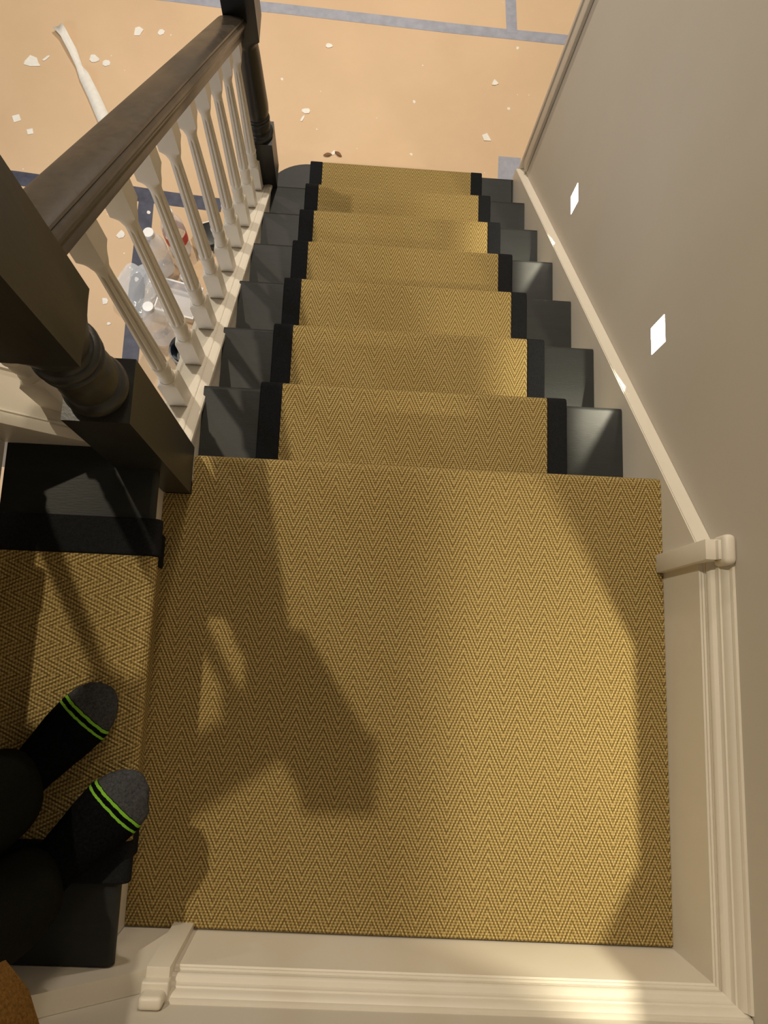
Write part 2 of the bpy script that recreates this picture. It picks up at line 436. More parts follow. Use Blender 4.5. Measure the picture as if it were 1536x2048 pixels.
prof = [(-0.036, -0.014), (-0.036, 0.0), (-0.026, 0.0045), (-0.0215, 0.0045), (-0.0205, 0.0015), (-0.0185, 0.0015), (-0.0175, 0.004), (-0.015, 0.003), (-0.014, -0.001), (0.043, -0.001), (0.046, 0.0035), (0.056, 0.0), (0.056, -0.014)]
A = [bm.verts.new((-0.0575, y, zu(-0.0575) + h)) for y, h in prof]; B = [bm.verts.new((-0.75, y, zu(-0.75) + h)) for y, h in prof]
bm.faces.new(A); bm.faces.new(B[::-1])
for i in range(len(prof)): bm.faces.new((A[i], B[i], B[(i + 1) % len(prof)], A[(i + 1) % len(prof)]))
part('string_capping', bm, M_white, upper, smooth=True, angle=20)
# wall string of the upper flight along the back wall
def zw(x): return 0.200 - 0.80 * (x - 0.04)
bm = bmesh.new()
prism(bm, [(0.0605 - XL, zw(0.0565)), (0.0605 - XL, 0.0), (0.0, 0.0), (-0.75, 0.50), (-0.75, zw(-0.75 + XL))], -0.0315, -0.001, 'y')
o = obj('wall_string', bm, M_white, upper)
o.matrix_parent_inverse = Matrix.Translation(upper.location).inverted(); o.location = (XL, -0.808, 0); o.rotation_euler = (0, 0, BR)
# landing deck under the carpet
land = bmesh.new()
box(land, XL, W - 0.0005, -0.80, -0.0125 - OV, -0.026, -0.0005)
box(land, 0.034, W - 0.0005, -0.0375, 0.0, -0.026, -0.0005)
tag(obj('floor_landing', land, M_dark), kind='structure')

# ================================================================ NEWEL POSTS
def arc(cr, cz, rr, rz, a0, a1, n=6):
    return [(cr + rr * math.cos(math.radians(a0 + (a1 - a0) * i / n)), cz + rz * math.sin(math.radians(a0 + (a1 - a0) * i / n))) for i in range(n + 1)]
def rounded_square_block(bm, hx, hy, z0, z1, round_top=0, round_bot=0):
    """square block whose top or bottom is turned down to a circle (lamb's tongue)"""
    lv = []
    def ring(z, f, sx):
        out = []
        for i in range(32):
            a = 2 * PI * i / 32 + PI / 4; c, s = math.cos(a), math.sin(a)
            m = max(abs(c), abs(s)); q = (c / m, s / m)          # square
            r = (c, s)
            out.append(bm.verts.new((hx * sx * (q[0] * (1 - f) + r[0] * f), hy * sx * (q[1] * (1 - f) + r[1] * f), z)))
        return out
    if round_bot:
        for t in (1.0, 0.66, 0.33): lv.append(ring(z0 + round_bot * (1 - t), t, 1 - 0.10 * t))
    lv.append(ring(z0 + round_bot, 0, 1)); lv.append(ring(z1 - round_top, 0, 1))
    if round_top:
        for t in (0.33, 0.66, 1.0): lv.append(ring(z1 - round_top * (1 - t), t, 1 - 0.10 * t))
    for A, B in zip(lv, lv[1:]):
        for i in range(32): bm.faces.new((A[i], A[(i + 1) % 32], B[(i + 1) % 32], B[i]))
    bm.faces.new(lv[0][::-1]); bm.faces.new(lv[-1])
HN = 0.0442
def newel(loc, zb, zmid, ztop, zend, label, rtaper):
    t = empty('newel_post', loc); tag(t, label, 'newel post')
    bm = bmesh.new(); rounded_square_block(bm, HN, HN, zb, zmid, 0, 0); obj('base_block', bm, M_newel, t, smooth=True, angle=35)
    L = ztop - zmid
    bm = bmesh.new()
    z = zmid - 0.004
    if rtaper:
        p = [(0.030, z)] + arc(0.034, z + 0.012, 0.0085, 0.008, -90, 90) + [(0.031, z + 0.024)]
        p += [(0.030, z + 0.028), (0.0345, z + 0.040), (0.0365, z + 0.052), (0.034, z + 0.064), (0.030, z + 0.070)]
        p += arc(0.031, z + 0.078, 0.0055, 0.006, -90, 90) + arc(0.030, z + 0.092, 0.0045, 0.005, -90, 90)
    else:
        p = [(0.031, z + 0.004)] + arc(0.0275, z + 0.0215, 0.0105, 0.0165, -70, 80, 10) + [(0.0305, z + 0.040), (0.0305, z + 0.043), (0.0325, z + 0.045)]
        p += [(0.0335, z + 0.060), (0.0330, z + 0.075), (0.0315, z + 0.088), (0.0300, z + 0.092)]
    if rtaper:
        p += [(0.0325, z + 0.100), (0.0355, z + 0.112), (0.0362, z + 0.14), (0.034, z + 0.22), (0.031, z + L - 0.06), (0.029, ztop - 0.025)]
    else:
        p += arc(0.0315, ztop - 0.058, 0.0045, 0.005, -90, 90) + arc(0.0310, ztop - 0.040, 0.0060, 0.007, -90, 90) + [(0.029, ztop - 0.028)]
    p += [(0.029, ztop - 0.018), (0.033, ztop - 0.008), (0.035, ztop + 0.004)]
    p = [(r * (1.10 if rtaper else 1.13), zz) for r, zz in p]
    lathe(bm, p, 0, 0, 40); obj('turned_shaft', bm, M_newel, t, smooth=True, angle=40)
    bm = bmesh.new(); rounded_square_block(bm, HN, HN, ztop, zend, 0, 0.030); obj('top_block', bm, M_newel, t, smooth=True, angle=35)
    bm = bmesh.new(); box(bm, -0.052, 0.052, -0.052, 0.052, zend, zend + 0.018, 0.006, 3)
    if rtaper: lathe(bm, [(0.028, zend + 0.016), (0.018, zend + 0.028)] + [(0.034 * math.cos(math.radians(a)), zend + 0.056 + 0.034 * math.sin(math.radians(a))) for a in range(-60, 90, 15)], 0, 0, 32)
    obj('cap', bm, M_newel, t, smooth=True, angle=40)
    return t
NX0, NY0 = -0.0138, -0.0198
newel((NX0, NY0, 0), 0.011, 0.455, 0.628, 0.945, 'big dark turned newel post standing at the landing corner, nearest', False)
newel((-0.0225, 1.3445, 0), -6 * R + 0.0005, -0.905, -0.49, -0.22, 'slim dark newel post at the foot of the stairs beside the curved bottom step', True)

# ================================================================ HANDRAIL
def zh(y): return 0.757 - 0.868 * y
hr = empty('handrail', (-0.046, 0.66, zh(0.66))); tag(hr, 'dark stained moulded wooden handrail sloping down between the two newel posts', 'handrail')
half = [(0.0, 0.000), (0.012, -0.0008), (0.026, -0.0035), (0.0330, -0.0085), (0.0345, -0.0125), (0.0335, -0.0150), (0.0360, -0.0170), (0.0395, -0.0215), (0.0405, -0.0270), (0.0385, -0.0330), (0.0345, -0.0370),
        (0.0335, -0.0390), (0.0335, -0.0440), (0.0300, -0.0470), (0.0275, -0.0530), (0.0265, -0.0600), (0.0275, -0.0650), (0.0275, -0.0760)]
prof = half + [(-x, z) for x, z in reversed(half[1:])]
bm = bmesh.new(); CX = -0.046
A = [bm.verts.new((CX + x, 0.0252, zh(0.0252) + h)) for x, h in prof]; B = [bm.verts.new((CX + x, 1.2998, zh(1.2998) + h)) for x, h in prof]
bm.faces.new(A); bm.faces.new(B[::-1])
for i in range(len(prof)): bm.faces.new((A[i], B[i], B[(i + 1) % len(prof)], A[(i + 1) % len(prof)]))
part('rail', bm, M_rail, hr, smooth=True, angle=25)
# upper handrail along the upper flight, same section
def zhu(x): return 0.905 - 0.872 * (x + 0.055)
h2 = empty('handrail', (-0.4, -0.0, zhu(-0.4))); tag(h2, 'dark handrail of the upper flight rising left from the near newel post', 'handrail')
bm = bmesh.new()
A = [bm.verts.new((-0.0545, 0.010 + y, zhu(-0.0545) + h)) for y, h in prof]; B = [bm.verts.new((-0.75, 0.010 + y, zhu(-0.75) + h)) for y, h in prof]
bm.faces.new(A); bm.faces.new(B[::-1])
for i in range(len(prof)): bm.faces.new((A[i], B[i], B[(i + 1) % len(prof)], A[(i + 1) % len(prof)]))
part('rail', bm, M_rail, h2, smooth=True, angle=25)

# ================================================================ BALUSTERS
BH = 0.019
def slope_block(bm, h, zlo_f, zlo_b, ztop, rt):
    """square foot cut to the slope of the capping below (zlo front / back), rounded down above"""
    lv = []
    def ring(zf, f, sx):
        out = []
        for i in range(32):
            a = 2 * PI * i / 32 + PI / 4; c, s = math.cos(a), math.sin(a); m = max(abs(c), abs(s))
            x = h * sx * (c / m * (1 - f) + c * f); y = h * sx * (s / m * (1 - f) + s * f)
            out.append(bm.verts.new((x, y, zf(y))))
        return out
    lv.append(ring(lambda y: zlo_f + (zlo_b - zlo_f) * (y + h) / (2 * h), 0, 1))
    lv.append(ring(lambda y: ztop - rt, 0, 1))
    for t in (0.33, 0.66, 1.0): lv.append(ring(lambda y, t=t: ztop - rt * (1 - t), t, 1 - 0.08 * t))
    for A, B in zip(lv, lv[1:]):
        for i in range(32): bm.faces.new((A[i], A[(i + 1) % 32], B[(i + 1) % 32], B[i]))
    bm.faces.new(lv[0][::-1]); bm.faces.new(lv[-1])
def top_block(bm, h, zbot, rb, zf, zb):
    lv = []
    def ring(zfn, f, sx):
        out = []
        for i in range(32):
            a = 2 * PI * i / 32 + PI / 4; c, s = math.cos(a), math.sin(a); m = max(abs(c), abs(s))
            x = h * sx * (c / m * (1 - f) + c * f); y = h * sx * (s / m * (1 - f) + s * f)
            out.append(bm.verts.new((x, y, zfn(y))))
        return out
    for t in (1.0, 0.66, 0.33): lv.append(ring(lambda y, t=t: zbot + rb * (1 - t), t, 1 - 0.14 * t))
    lv.append(ring(lambda y: zbot + rb, 0, 1)); lv.append(ring(lambda y: zf + (zb - zf) * (y + h) / (2 * h), 0, 1))
    for A, B in zip(lv, lv[1:]):
        for i in range(32): bm.faces.new((A[i], A[(i + 1) % 32], B[(i + 1) % 32], B[i]))
    bm.faces.new(lv[0][::-1]); bm.faces.new(lv[-1])
meshes = {}
def baluster(loc, label, group, slope, shift, rz=0):
    """origin: height of the capping at the front (uphill) face of the foot"""
    t = empty('baluster', loc, rz); tag(t, label, 'baluster', group)
    s = slope * 2 * BH
    key = 'k%.3f%.3f' % (slope, shift)
    def mk(name, fn):
        if (key, name) in meshes:
            o = bpy.data.objects.new(name, meshes[(key, name)]); COL.objects.link(o); o.parent = t
        else:
            bm = bmesh.new(); fn(bm); o = obj(name, bm, M_white, t, smooth=True, angle=38); meshes[(key, name)] = o.data
    mk('foot_block', lambda bm: slope_block(bm, BH, 0.0005, -s + 0.0005, 0.126, 0.012))
    zt = shift                                       # underside of the rail above the cap at the front face
    def shaft(bm):
        p = [(0.0150, 0.122), (0.0165, 0.130), (0.0168, 0.136), (0.0135, 0.142), (0.0140, 0.150), (0.0158, 0.162), (0.0162, 0.172), (0.0150, 0.186), (0.0138, 0.190)]
        p += arc(0.0145, 0.1945, 0.0030, 0.0035, -90, 90, 4) + [(0.0142, 0.199), (0.0158, 0.203)]
        p += [(0.0160 - 0.0050 * k / 10, 0.212 + 0.335 * k / 10) for k in range(11)]
        p += [(0.0110, 0.562), (0.0118, 0.572), (0.0155, 0.588), (0.0160, 0.597)]
        lathe(bm, p, 0, 0, 96, (0.211, 0.548, 8, 0.0036))
    mk('fluted_shaft', shaft)
    mk('top_block', lambda bm: top_block(bm, BH, 0.592, 0.022, zt, zt - s))
    return t
BY = [0.1575 + 0.1363 * k for k in range(9)]
ordn = ['first', 'second', 'third', 'fourth', 'fifth', 'sixth', 'seventh', 'eighth', 'ninth']
for k, y in enumerate(BY):
    where = {0: 'partly hidden behind the near newel post', 8: 'last one, against the far newel post'}.get(k, 'counting down from the near newel post')
    # foot sits on the capping bed between the fillets
    yc = y + BH
    baluster((-0.0445, yc, zc(y)), '%s white fluted baluster, %s' % (ordn[k], where), 'white fluted balusters of the lower flight', 0.846, (zh(y) - 0.0762) - zc(y))
for k, x in enumerate([-0.131, -0.262, -0.393, -0.524]):
    baluster((x - BH + 0.019, 0.0215, zu(x + 0.019)), 'white baluster of the upper flight, %s' % ['just left of the near newel post', 'second up from the near newel post', 'third up from the near newel post', 'fourth up from the near newel post'][k],
             'white balusters of the upper flight', 0.872, (zhu(x + 0.019) - 0.0762) - zu(x + 0.019), PI / 2)

# ================================================================ CARPETS
CT = 0.010; CF = 0.012
def nose_path(a_r, z_t, a_n, down, n=7):
    """riser face at a_r -> under the nosing -> tread top; (a = run axis, growing towards the nosing)"""
    r = 0.013; p = []
    for k in range(n + 1):
        a = PI / 2 - PI * k / n
        p.append((a_n - r + r * math.cos(a), z_t - r + r * math.sin(a)))
    p.append((a_n - r - 0.004, z_t - 2 * r - 0.001)); p.append((a_r + 0.004, z_t - 2 * r - 0.0035)); p.append((a_r, z_t - 2 * r - 0.008))
    return p
def place_x(s, y, z): return (s, y, z)
# lower runner path (y, z) from under the landing nosing to the floor
path = [(-OV + 0.0085, -0.036)]
for k in range(1, 8):
    path.append(((k - 1) * G - OV + 0.0085, -k * R + CT + 0.006)); path.append(((k - 1) * G - OV + 0.0105, -k * R + CT + 0.0015)); path.append(((k - 1) * G - OV + 0.015, -k * R + CT))
    path += nose_path(k * G - OV + 0.0085, -k * R + CT, k * G + CF, 0)
path.append((7 * G - OV + 0.0085, FZ + 0.002))
# refine long spans so the weave stays even
runner = empty('stair_runner', (0.46, 0.7, -0.6)); tag(runner, 'long herringbone sisal runner with black taped edges down the lower flight', 'carpet runner')
def runner_part(name, lo, hi, mat, lift, place, pth, par, flip=False, v0=0.0):
    bm = bmesh.new(); uvl = bm.loops.layers.uv.new('UVMap')
    if lift:
        n = len(pth); q = []
        for i in range(n):
            a = Vector(pth[max(0, i - 1)]); b = Vector(pth[min(n - 1, i + 1)]); d = (b - a).normalized(); nn = Vector((d.y, -d.x)) * (1 if flip else -1)
            q.append((pth[i][0] + nn.x * lift, pth[i][1] + nn.y * lift))
        pth = q
    sheet(bm, pth, lo, hi, 0.0075 + lift, place, uvl, v0, 1, flip)
    return part(name, bm, mat, par, smooth=True, angle=50)
runner_part('sisal_panel', 0.1698, 0.7487, M_sisal, 0, place_x, path, runner)
for lo, hi in ((0.1225, 0.1697), (0.7488, 0.7930)):
    o = runner_part('edge_tape', lo, hi, M_tape, 0.0012, place_x, path, runner)
    b = o.modifiers.new('round', 'BEVEL'); b.width = 0.004; b.segments = 3; b.limit_method = 'ANGLE'; b.angle_limit = math.radians(60)

# landing carpet: flat field, wrapped over the front nosing; notched round the newel
bm = bmesh.new(); uvl = bm.loops.layers.uv.new('UVMap')
def place_l(s, y, z):
    if y < -0.3: y = y * (-yb(s) / D)
    return (s, y, z)
XN = NX0 + HN + 0.0012
pl = [(-D + 0.0005, 0.002), (-D + 0.0005, CT - 0.003), (-D + 0.003, CT), (-0.66, CT), (-0.5, CT), (-0.35, CT), (-0.25, CT), (NY0 - HN - 0.0012, CT)]
pf = [(NY0 - HN - 0.0012, CT)] + nose_path(-OV + 0.0085, CT, CF, 0) + [(-OV + 0.0085, -0.034)]
vend = sheet(bm, pl, XN, W - 0.0005, 0.0075, place_l, uvl, 0.0, 1)
sheet(bm, pl, XL + 0.0005, XN, 0.0075, place_l, uvl, 0.0, 1)
sheet(bm, pf, XN, W - 0.0005, 0.0075, place_l, uvl, vend, 1)
lc = obj('landing_carpet', bm, M_sisal, smooth=True, angle=50)
tag(lc, 'square herringbone sisal carpet covering the landing and folded over its front edge', 'carpet')

# upper runner, rises to the left (path in x)
def place_y(s, a, z): return (-a, s, z)
up = empty('stair_runner', (-0.2, -0.42, 0.2)); tag(up, 'herringbone sisal runner with black taped edges on the upper step under the feet', 'carpet runner')
# a = -x ; build going downwards so the same path code applies: mirrored run
pu = []
for k in (2, 1, 0):
    zt = (k + 1) * R + CT; an = NX[k] + 0.012; xr = NX[k] - 0.029 + 0.0085
    back = NX[k] - 0.2436 + 0.0085 + 0.0
    pu.append((back, zt + 0.006)); pu.append((back + 0.002, zt + 0.0015)); pu.append((back + 0.0065, zt))
    pu += nose_path(xr, zt, an, 0)
pu.append((NX[0] - 0.029 + 0.0085, CT + 0.0005))
def place_u(s, a, z): return (a, s, z)
def up_part(name, lo, hi, mat, lift):
    o = runner_part(name, lo, hi, mat, lift, place_u, pu, up)
    return o
up_part('sisal_panel', -0.632, -0.2061, M_sisal, 0)
for lo, hi in ((-0.2060, -0.1455), (-0.692, -0.6321)):
    o = up_part('edge_tape', lo, hi, M_tape, 0.0030)
    b = o.modifiers.new('round', 'BEVEL'); b.width = 0.008; b.segments = 3; b.limit_method = 'ANGLE'; b.angle_limit = math.radians(60)

# ================================================================ HALL FLOOR CLUTTER
def tape(pts, width, z, mat, label, group):
    """flat adhesive strip following a polyline"""
    bm = bmesh.new(); L = []; n = len(pts)
    for i in range(n):
        a = Vector(pts[max(0, i - 1)]); b = Vector(pts[min(n - 1, i + 1)]); d = (b - a).normalized(); nn = Vector((-d.y, d.x))
        wv_ = width / 2 * (1 + random.uniform(-0.04, 0.04)); p = Vector(pts[i])
        L.append([(*(p + nn * wv_), z), (*(p - nn * wv_), z)])
    T = [[bm.verts.new(q) for q in r] for r in L]; Bt = [[bm.verts.new((q[0], q[1], q[2] - 0.0006)) for q in r] for r in L]
    for i in range(n - 1):
        bm.faces.new((T[i][0], T[i][1], T[i + 1][1], T[i + 1][0])); bm.faces.new((Bt[i][0], Bt[i + 1][0], Bt[i + 1][1], Bt[i][1]))
        for s in (0, 1): bm.faces.new((T[i][s], T[i + 1][s], Bt[i + 1][s], Bt[i][s]))
    for i in (0, n - 1): bm.faces.new((T[i][0], T[i][1], Bt[i][1], Bt[i][0]))
    o = obj('floor_tape', bm, mat); tag(o, label, 'tape', group); return o
def poly(p, q, n=6, j=0.004):
    return [(p[0] + (q[0] - p[0]) * i / n + random.uniform(-j, j) * (0 < i < n), p[1] + (q[1] - p[1]) * i / n + random.uniform(-j, j) * (0 < i < n)) for i in range(n + 1)]
GT = 'tape strips over the floor paper seams'
tape(poly((-1.9, 2.47), (-0.3, 2.392), 7), 0.05, FZ + 0.0008, M_bluetape, 'grey blue tape strip across the paper at top left behind the far newel', GT)
tape(poly((-0.31, 2.395), (1.9, 2.325), 9), 0.05, FZ + 0.0010, M_bluetape, 'long grey blue tape strip crossing the hall floor paper, beyond the stairs', GT)
tape(poly((0.948, 2.36), (0.93, 3.2), 5), 0.046, FZ + 0.0016, M_bluetape, 'short grey blue tape strip meeting the long one at a right angle', GT)
tape([(0.895, 1.705), (0.99, 1.703)], 0.105, FZ + 0.0010, M_bluetape, 'grey blue tape patch at the foot of the white casing', GT)
tape(poly((-1.9, 1.56), (-0.24, 1.445), 8), 0.062, FZ + 0.0008, M_navytape, 'dark navy tape strip running left to right below the handrail', GT)
tape(poly((-0.543, 1.47), (-0.543, 0.3), 6), 0.062, FZ + 0.0014, M_navytape, 'dark navy tape strip running front to back beside the bottles', GT)

def blob(pts, z=0.0006, th=0.0012):
    bm = bmesh.new()
    T = [bm.verts.new((x, y, FZ + z + th + random.uniform(0, 0.002))) for x, y in pts]; Bt = [bm.verts.new((x, y, FZ + z)) for x, y in pts]
    bm.faces.new(T); bm.faces.new(Bt[::-1]); n = len(pts)
    for i in range(n): bm.faces.new((T[i], Bt[i], Bt[(i + 1) % n], T[(i + 1) % n]))
    return bm
def scrap(cx, cy, r, label, sx=1.0, rot=0.0, n=7, square=False, mat=None):
    pts = []
    if square:
        for a in (45, 135, 225, 315):
            a = math.radians(a); pts.append((r * math.cos(a) * sx, r * math.sin(a)))
    else:
        for i in range(n):
            a = 2 * PI * i / n + random.uniform(-0.2, 0.2); q = r * random.uniform(0.55, 1.1); pts.append((q * math.cos(a) * sx, q * math.sin(a)))
    c, s = math.cos(rot), math.sin(rot)
    pts = [(cx + x * c - y * s, cy + x * s + y * c) for x, y in pts]
    o = obj('paper_scrap', blob(pts), mat or M_paper); tag(o, label, 'paper scrap', 'white scraps and paint flecks on the floor paper'); return o
scrap(-1.098, 1.772, 0.021, 'larger square white paper scrap at the far left of the floor', 1, 0.4, square=True)
scrap(-1.037, 1.716, 0.017, 'smaller square white scrap just below the larger square one', 1, 0.3, square=True)
scrap(-1.070, 2.037, 0.032, 'ragged white fleck left of the curled paper strip', 1.4, 0.2)
scrap(-1.012, 2.058, 0.024, 'thin slanting white fleck near the curled paper strip', 0.35, -0.7)
scrap(-0.555, 2.225, 0.016, 'white paint fleck in front of the grey blue tape at left', 1.2, 0.2)
scrap(-0.648, 2.222, 0.022, 'white fleck cluster above the handrail', 1.2, 0.5)
scrap(-0.812, 2.072, 0.022, 'white paint fleck right of the curled paper strip', 1.3, -0.3)
scrap(-0.765, 2.060, 0.020, 'white paint drip right of the curled strip, nearer the rail', 1.3, 0.1)
scrap(0.158, 2.225, 0.014, 'white paint fleck right of the far newel top', 1.2)
scrap(0.065, 1.868, 0.020, 'long thin white drip right of the far newel', 0.28, -0.4)
scrap(0.077, 1.905, 0.017, 'round white drip right of the far newel', 1.0)
scrap(0.877, 2.107, 0.020, 'white splash near the casing on the right', 0.9)
scrap(0.838, 1.842, 0.022, 'short slanted white sliver right of the bottom step', 1.3, -0.4, n=4)
scrap(0.200, 1.715, 0.010, 'tiny white fleck just beyond the bottom step', 1.6, 0.9)
scrap(-0.628, 1.288, 0.020, 'white paint fleck seen between the balusters, left of the navy tape', 1.0)
scrap(-0.664, 1.000, 0.018, 'round white paint drop left of the nearest baluster', 0.8)
scrap(-0.640, 0.905, 0.010, 'small white paint spot left of the nearest baluster', 1.0)
scrap(-0.60, 1.34, 0.010, 'small white paint spot beside the navy tape corner', 1.0)
scrap(-0.53, 1.39, 0.010, 'white speck on the navy tape', 1.0)
scrap(-0.55, 1.10, 0.012, 'white speck on the navy tape by the plastic bag', 1.0)

# long curled strip of backing paper
bm = bmesh.new(); pts = [(-0.975, 2.205), (-0.945, 2.165), (-0.905, 2.10), (-0.872, 2.03), (-0.842, 1.975), (-0.800, 1.90), (-0.755, 1.81), (-0.70, 1.70), (-0.64, 1.58)]
hz = [0.020, 0.028, 0.012, 0.008, 0.016, 0.006, 0.004, 0.004, 0.003]; wd = [0.022, 0.016, 0.017, 0.013, 0.022, 0.024, 0.026, 0.026, 0.026]
T = []
for i, (x, y) in enumerate(pts):
    a = Vector(pts[max(0, i - 1)]); b = Vector(pts[min(len(pts) - 1, i + 1)]); d = (b - a).normalized(); nn = Vector((-d.y, d.x)); p = Vector((x, y))
    T.append([bm.verts.new((*(p + nn * wd[i]), FZ + hz[i] + 0.012 * math.sin(i * 1.9))), bm.verts.new((*p, FZ + hz[i] * 0.5 + 0.003)), bm.verts.new((*(p - nn * wd[i]), FZ + hz[i] - 0.010 * math.sin(i * 1.9) * (hz[i] > 0.01) + 0.002))])
for v in bm.verts: v.co.z = max(v.co.z, FZ + 0.002)
for A, B in zip(T, T[1:]):
    for s in (0, 1): bm.faces.new((A[s], A[s + 1], B[s + 1], B[s]))
o = obj('curled_paper_strip', bm, M_paper, smooth=True); m = o.modifiers.new('s', 'SOLIDIFY'); m.thickness = 0.0012
tag(o, 'long curled white strip of backing paper lying left of the handrail', 'paper strip')

# two curled dry leaves by the bottom step
for (x, y, rz, lb) in ((0.178, 1.705, 0.2, 'left curled brown leaf or shaving beyond the bottom step'), (0.222, 1.712, -0.6, 'right curled brown leaf or shaving beyond the bottom step')):
    bm = bmesh.new(); n = 8; Lr = []
    for i in range(n + 1):
        t = i / n; hw = 0.006 * math.sin(PI * t) + 0.0006; px = -0.018 + 0.036 * t
        Lr.append([bm.verts.new((px, -hw, 0.004 + 0.004 * math.sin(PI * t))), bm.verts.new((px, 0, 0.001)), bm.verts.new((px, hw, 0.005 + 0.004 * math.sin(PI * t)))])
    for A, B in zip(Lr, Lr[1:]):
        for s in (0, 1): bm.faces.new((A[s], A[s + 1], B[s + 1], B[s]))
    o = obj('curled_leaf', bm, M_leaf, smooth=True); o.location = (x, y, FZ + 0.0005); o.rotation_euler = (0, 0, rz); o.modifiers.new('s', 'SOLIDIFY').thickness = 0.0008
    tag(o, lb, 'leaf', 'curled brown shavings on the floor')

# water bottles
def bottle(x, y, label, lab_mat, z0=FZ + 0.0008, H=0.215, rot=(0, 0, 0)):
    t = empty('water_bottle', (x, y, z0)); t.rotation_euler = rot; t.scale = (1.33,) * 3; tag(t, label, 'bottle', 'clear plastic water bottles on the hall floor')
    p = [(0.024, 0.0), (0.030, 0.003), (0.0325, 0.010)]
    z = 0.012
    while z < 0.062: p += [(0.0325, z), (0.0308, z + 0.0045)]; z += 0.009
    p += [(0.0325, 0.066), (0.0325, 0.118), (0.0308, 0.122), (0.0325, 0.128), (0.0322, 0.140), (0.028, 0.158), (0.020, 0.175), (0.0142, 0.184), (0.0128, 0.190), (0.0128, 0.199)]
    bm = bmesh.new(); lathe(bm, p, 0, 0, 32); body = obj('bottle_body', bm, M_clear, t, smooth=True, angle=50)
    bm = bmesh.new()
    for a, b in (((0.0330, 0.070), (0.0330, 0.112)),):
        n = 32; A = [bm.verts.new((a[0] * math.cos(2 * PI * i / n), a[0] * math.sin(2 * PI * i / n), a[1])) for i in range(n)]
        B = [bm.verts.new((b[0] * math.cos(2 * PI * i / n), b[0] * math.sin(2 * PI * i / n), b[1])) for i in range(n)]
        for i in range(n): bm.faces.new((A[i], A[(i + 1) % n], B[(i + 1) % n], B[i]))
    obj('bottle_label', bm, lab_mat, body, smooth=True)
    bm = bmesh.new(); lathe(bm, [(0.0148, 0.194), (0.0152, 0.196), (0.0152, 0.209), (0.0140, 0.211), (0.003, 0.2115)], 0, 0, 32); obj('bottle_cap', bm, M_cap, t, smooth=True, angle=40)
    return t
bottle(-0.445, 1.150, 'upright clear water bottle with white cap, the one further from the near newel', M_clear)
bottle(-0.420, 0.862, 'upright clear water bottle with white cap, the one nearer the near newel', M_bag)
bottle(-0.385, 1.235, 'clear bottle with a red label standing just behind the further white capped bottle', M_red, H=0.2)

# clear tray with a white rim
t = empty('plastic_tray', (-0.37, 1.01, FZ)); tag(t, 'clear plastic tray with white rim beside the water bottles', 'tray')
bm = bmesh.new(); hx, hy = 0.075, 0.062
pr = [(hx - 0.012, hy - 0.012, 0.002), (hx, hy, 0.040)]
lv = [[bm.verts.new((sx * a, sy * b, c)) for sx, sy in ((-1, -1), (1, -1), (1, 1), (-1, 1))] for a, b, c in pr]
bm.faces.new(lv[0])
for i in range(4): bm.faces.new((lv[0][i], lv[0][(i + 1) % 4], lv[1][(i + 1) % 4], lv[1][i]))
o = obj('tray_body', bm, M_bag, t); o.modifiers.new('s', 'SOLIDIFY').thickness = 0.001
bm = bmesh.new()
for (a0, a1, b0, b1) in ((-hx - .006, hx + .006, hy, hy + .007), (-hx - .006, hx + .006, -hy - .007, -hy), (-hx - .006, -hx, -hy, hy), (hx, hx + .006, -hy, hy)):
    box(bm, a0, a1, b0, b1, 0.038, 0.044, 0.001)
obj('tray_rim', bm, M_cap, t); t.rotation_euler = (0, 0, -0.22)

def crumple(name, x, y, sx, sy, sz, mat, label, cat, seed=1, flat=1.0, alpha=None):
    bm = bmesh.new(); bmesh.ops.create_icosphere(bm, subdivisions=4, radius=1.0); rnd = random.Random(seed)
    pk = [(Vector((rnd.uniform(-1, 1), rnd.uniform(-1, 1), rnd.uniform(-1, 1))).normalized(), rnd.uniform(0.10, 0.40), rnd.uniform(1.5, 5)) for _ in range(9)]
    for v in bm.verts:
        d = v.co.normalized(); s = 1.0
        for q, a, f in pk: s += a * 0.35 * abs(math.sin(f * d.dot(q))) - 0.04
        v.co = Vector((d.x * sx * s, d.y * sy * s, max(-1 + 0.02, d.z * s) * sz + sz))
    o = obj(name, bm, mat, smooth=True, angle=30); o.location = (x, y, FZ + 0.0008); tag(o, label, cat); return o
crumple('plastic_bag', -0.545, 1.045, 0.075, 0.095, 0.014, M_bag, 'crumpled clear plastic bag lying on the navy tape by the bottles', 'bag', 3)
crumple('tissue', -0.345, 1.115, 0.026, 0.030, 0.022, M_paper, 'crumpled white wrapper between the bottles and the string', 'wrapper', 5)
crumple('black_bag', -0.250, 0.915, 0.040, 0.055, 0.030, M_blackplastic, 'crumpled black plastic bag close to the stair string', 'bag', 8)
# black folded tool pouch
t = empty('tool_pouch', (-0.275, 1.290, FZ)); tag(t, 'black tool pouch with white stitching seen between the middle balusters', 'pouch')
bm = bmesh.new(); box(bm, -0.050, 0.050, -0.055, 0.055, 0.001, 0.045, 0.010, 3)
obj('pouch_body', bm, M_blackplastic, t, smooth=True, angle=50)
bm = bmesh.new(); box(bm, -0.051, -0.046, -0.05, 0.05, 0.0445, 0.048, 0.001); box(bm, -0.02, 0.052, 0.048, 0.053, 0.0445, 0.048, 0.001)
obj('stitching', bm, M_paper, t); t.rotation_euler = (0, 0, 0.35)
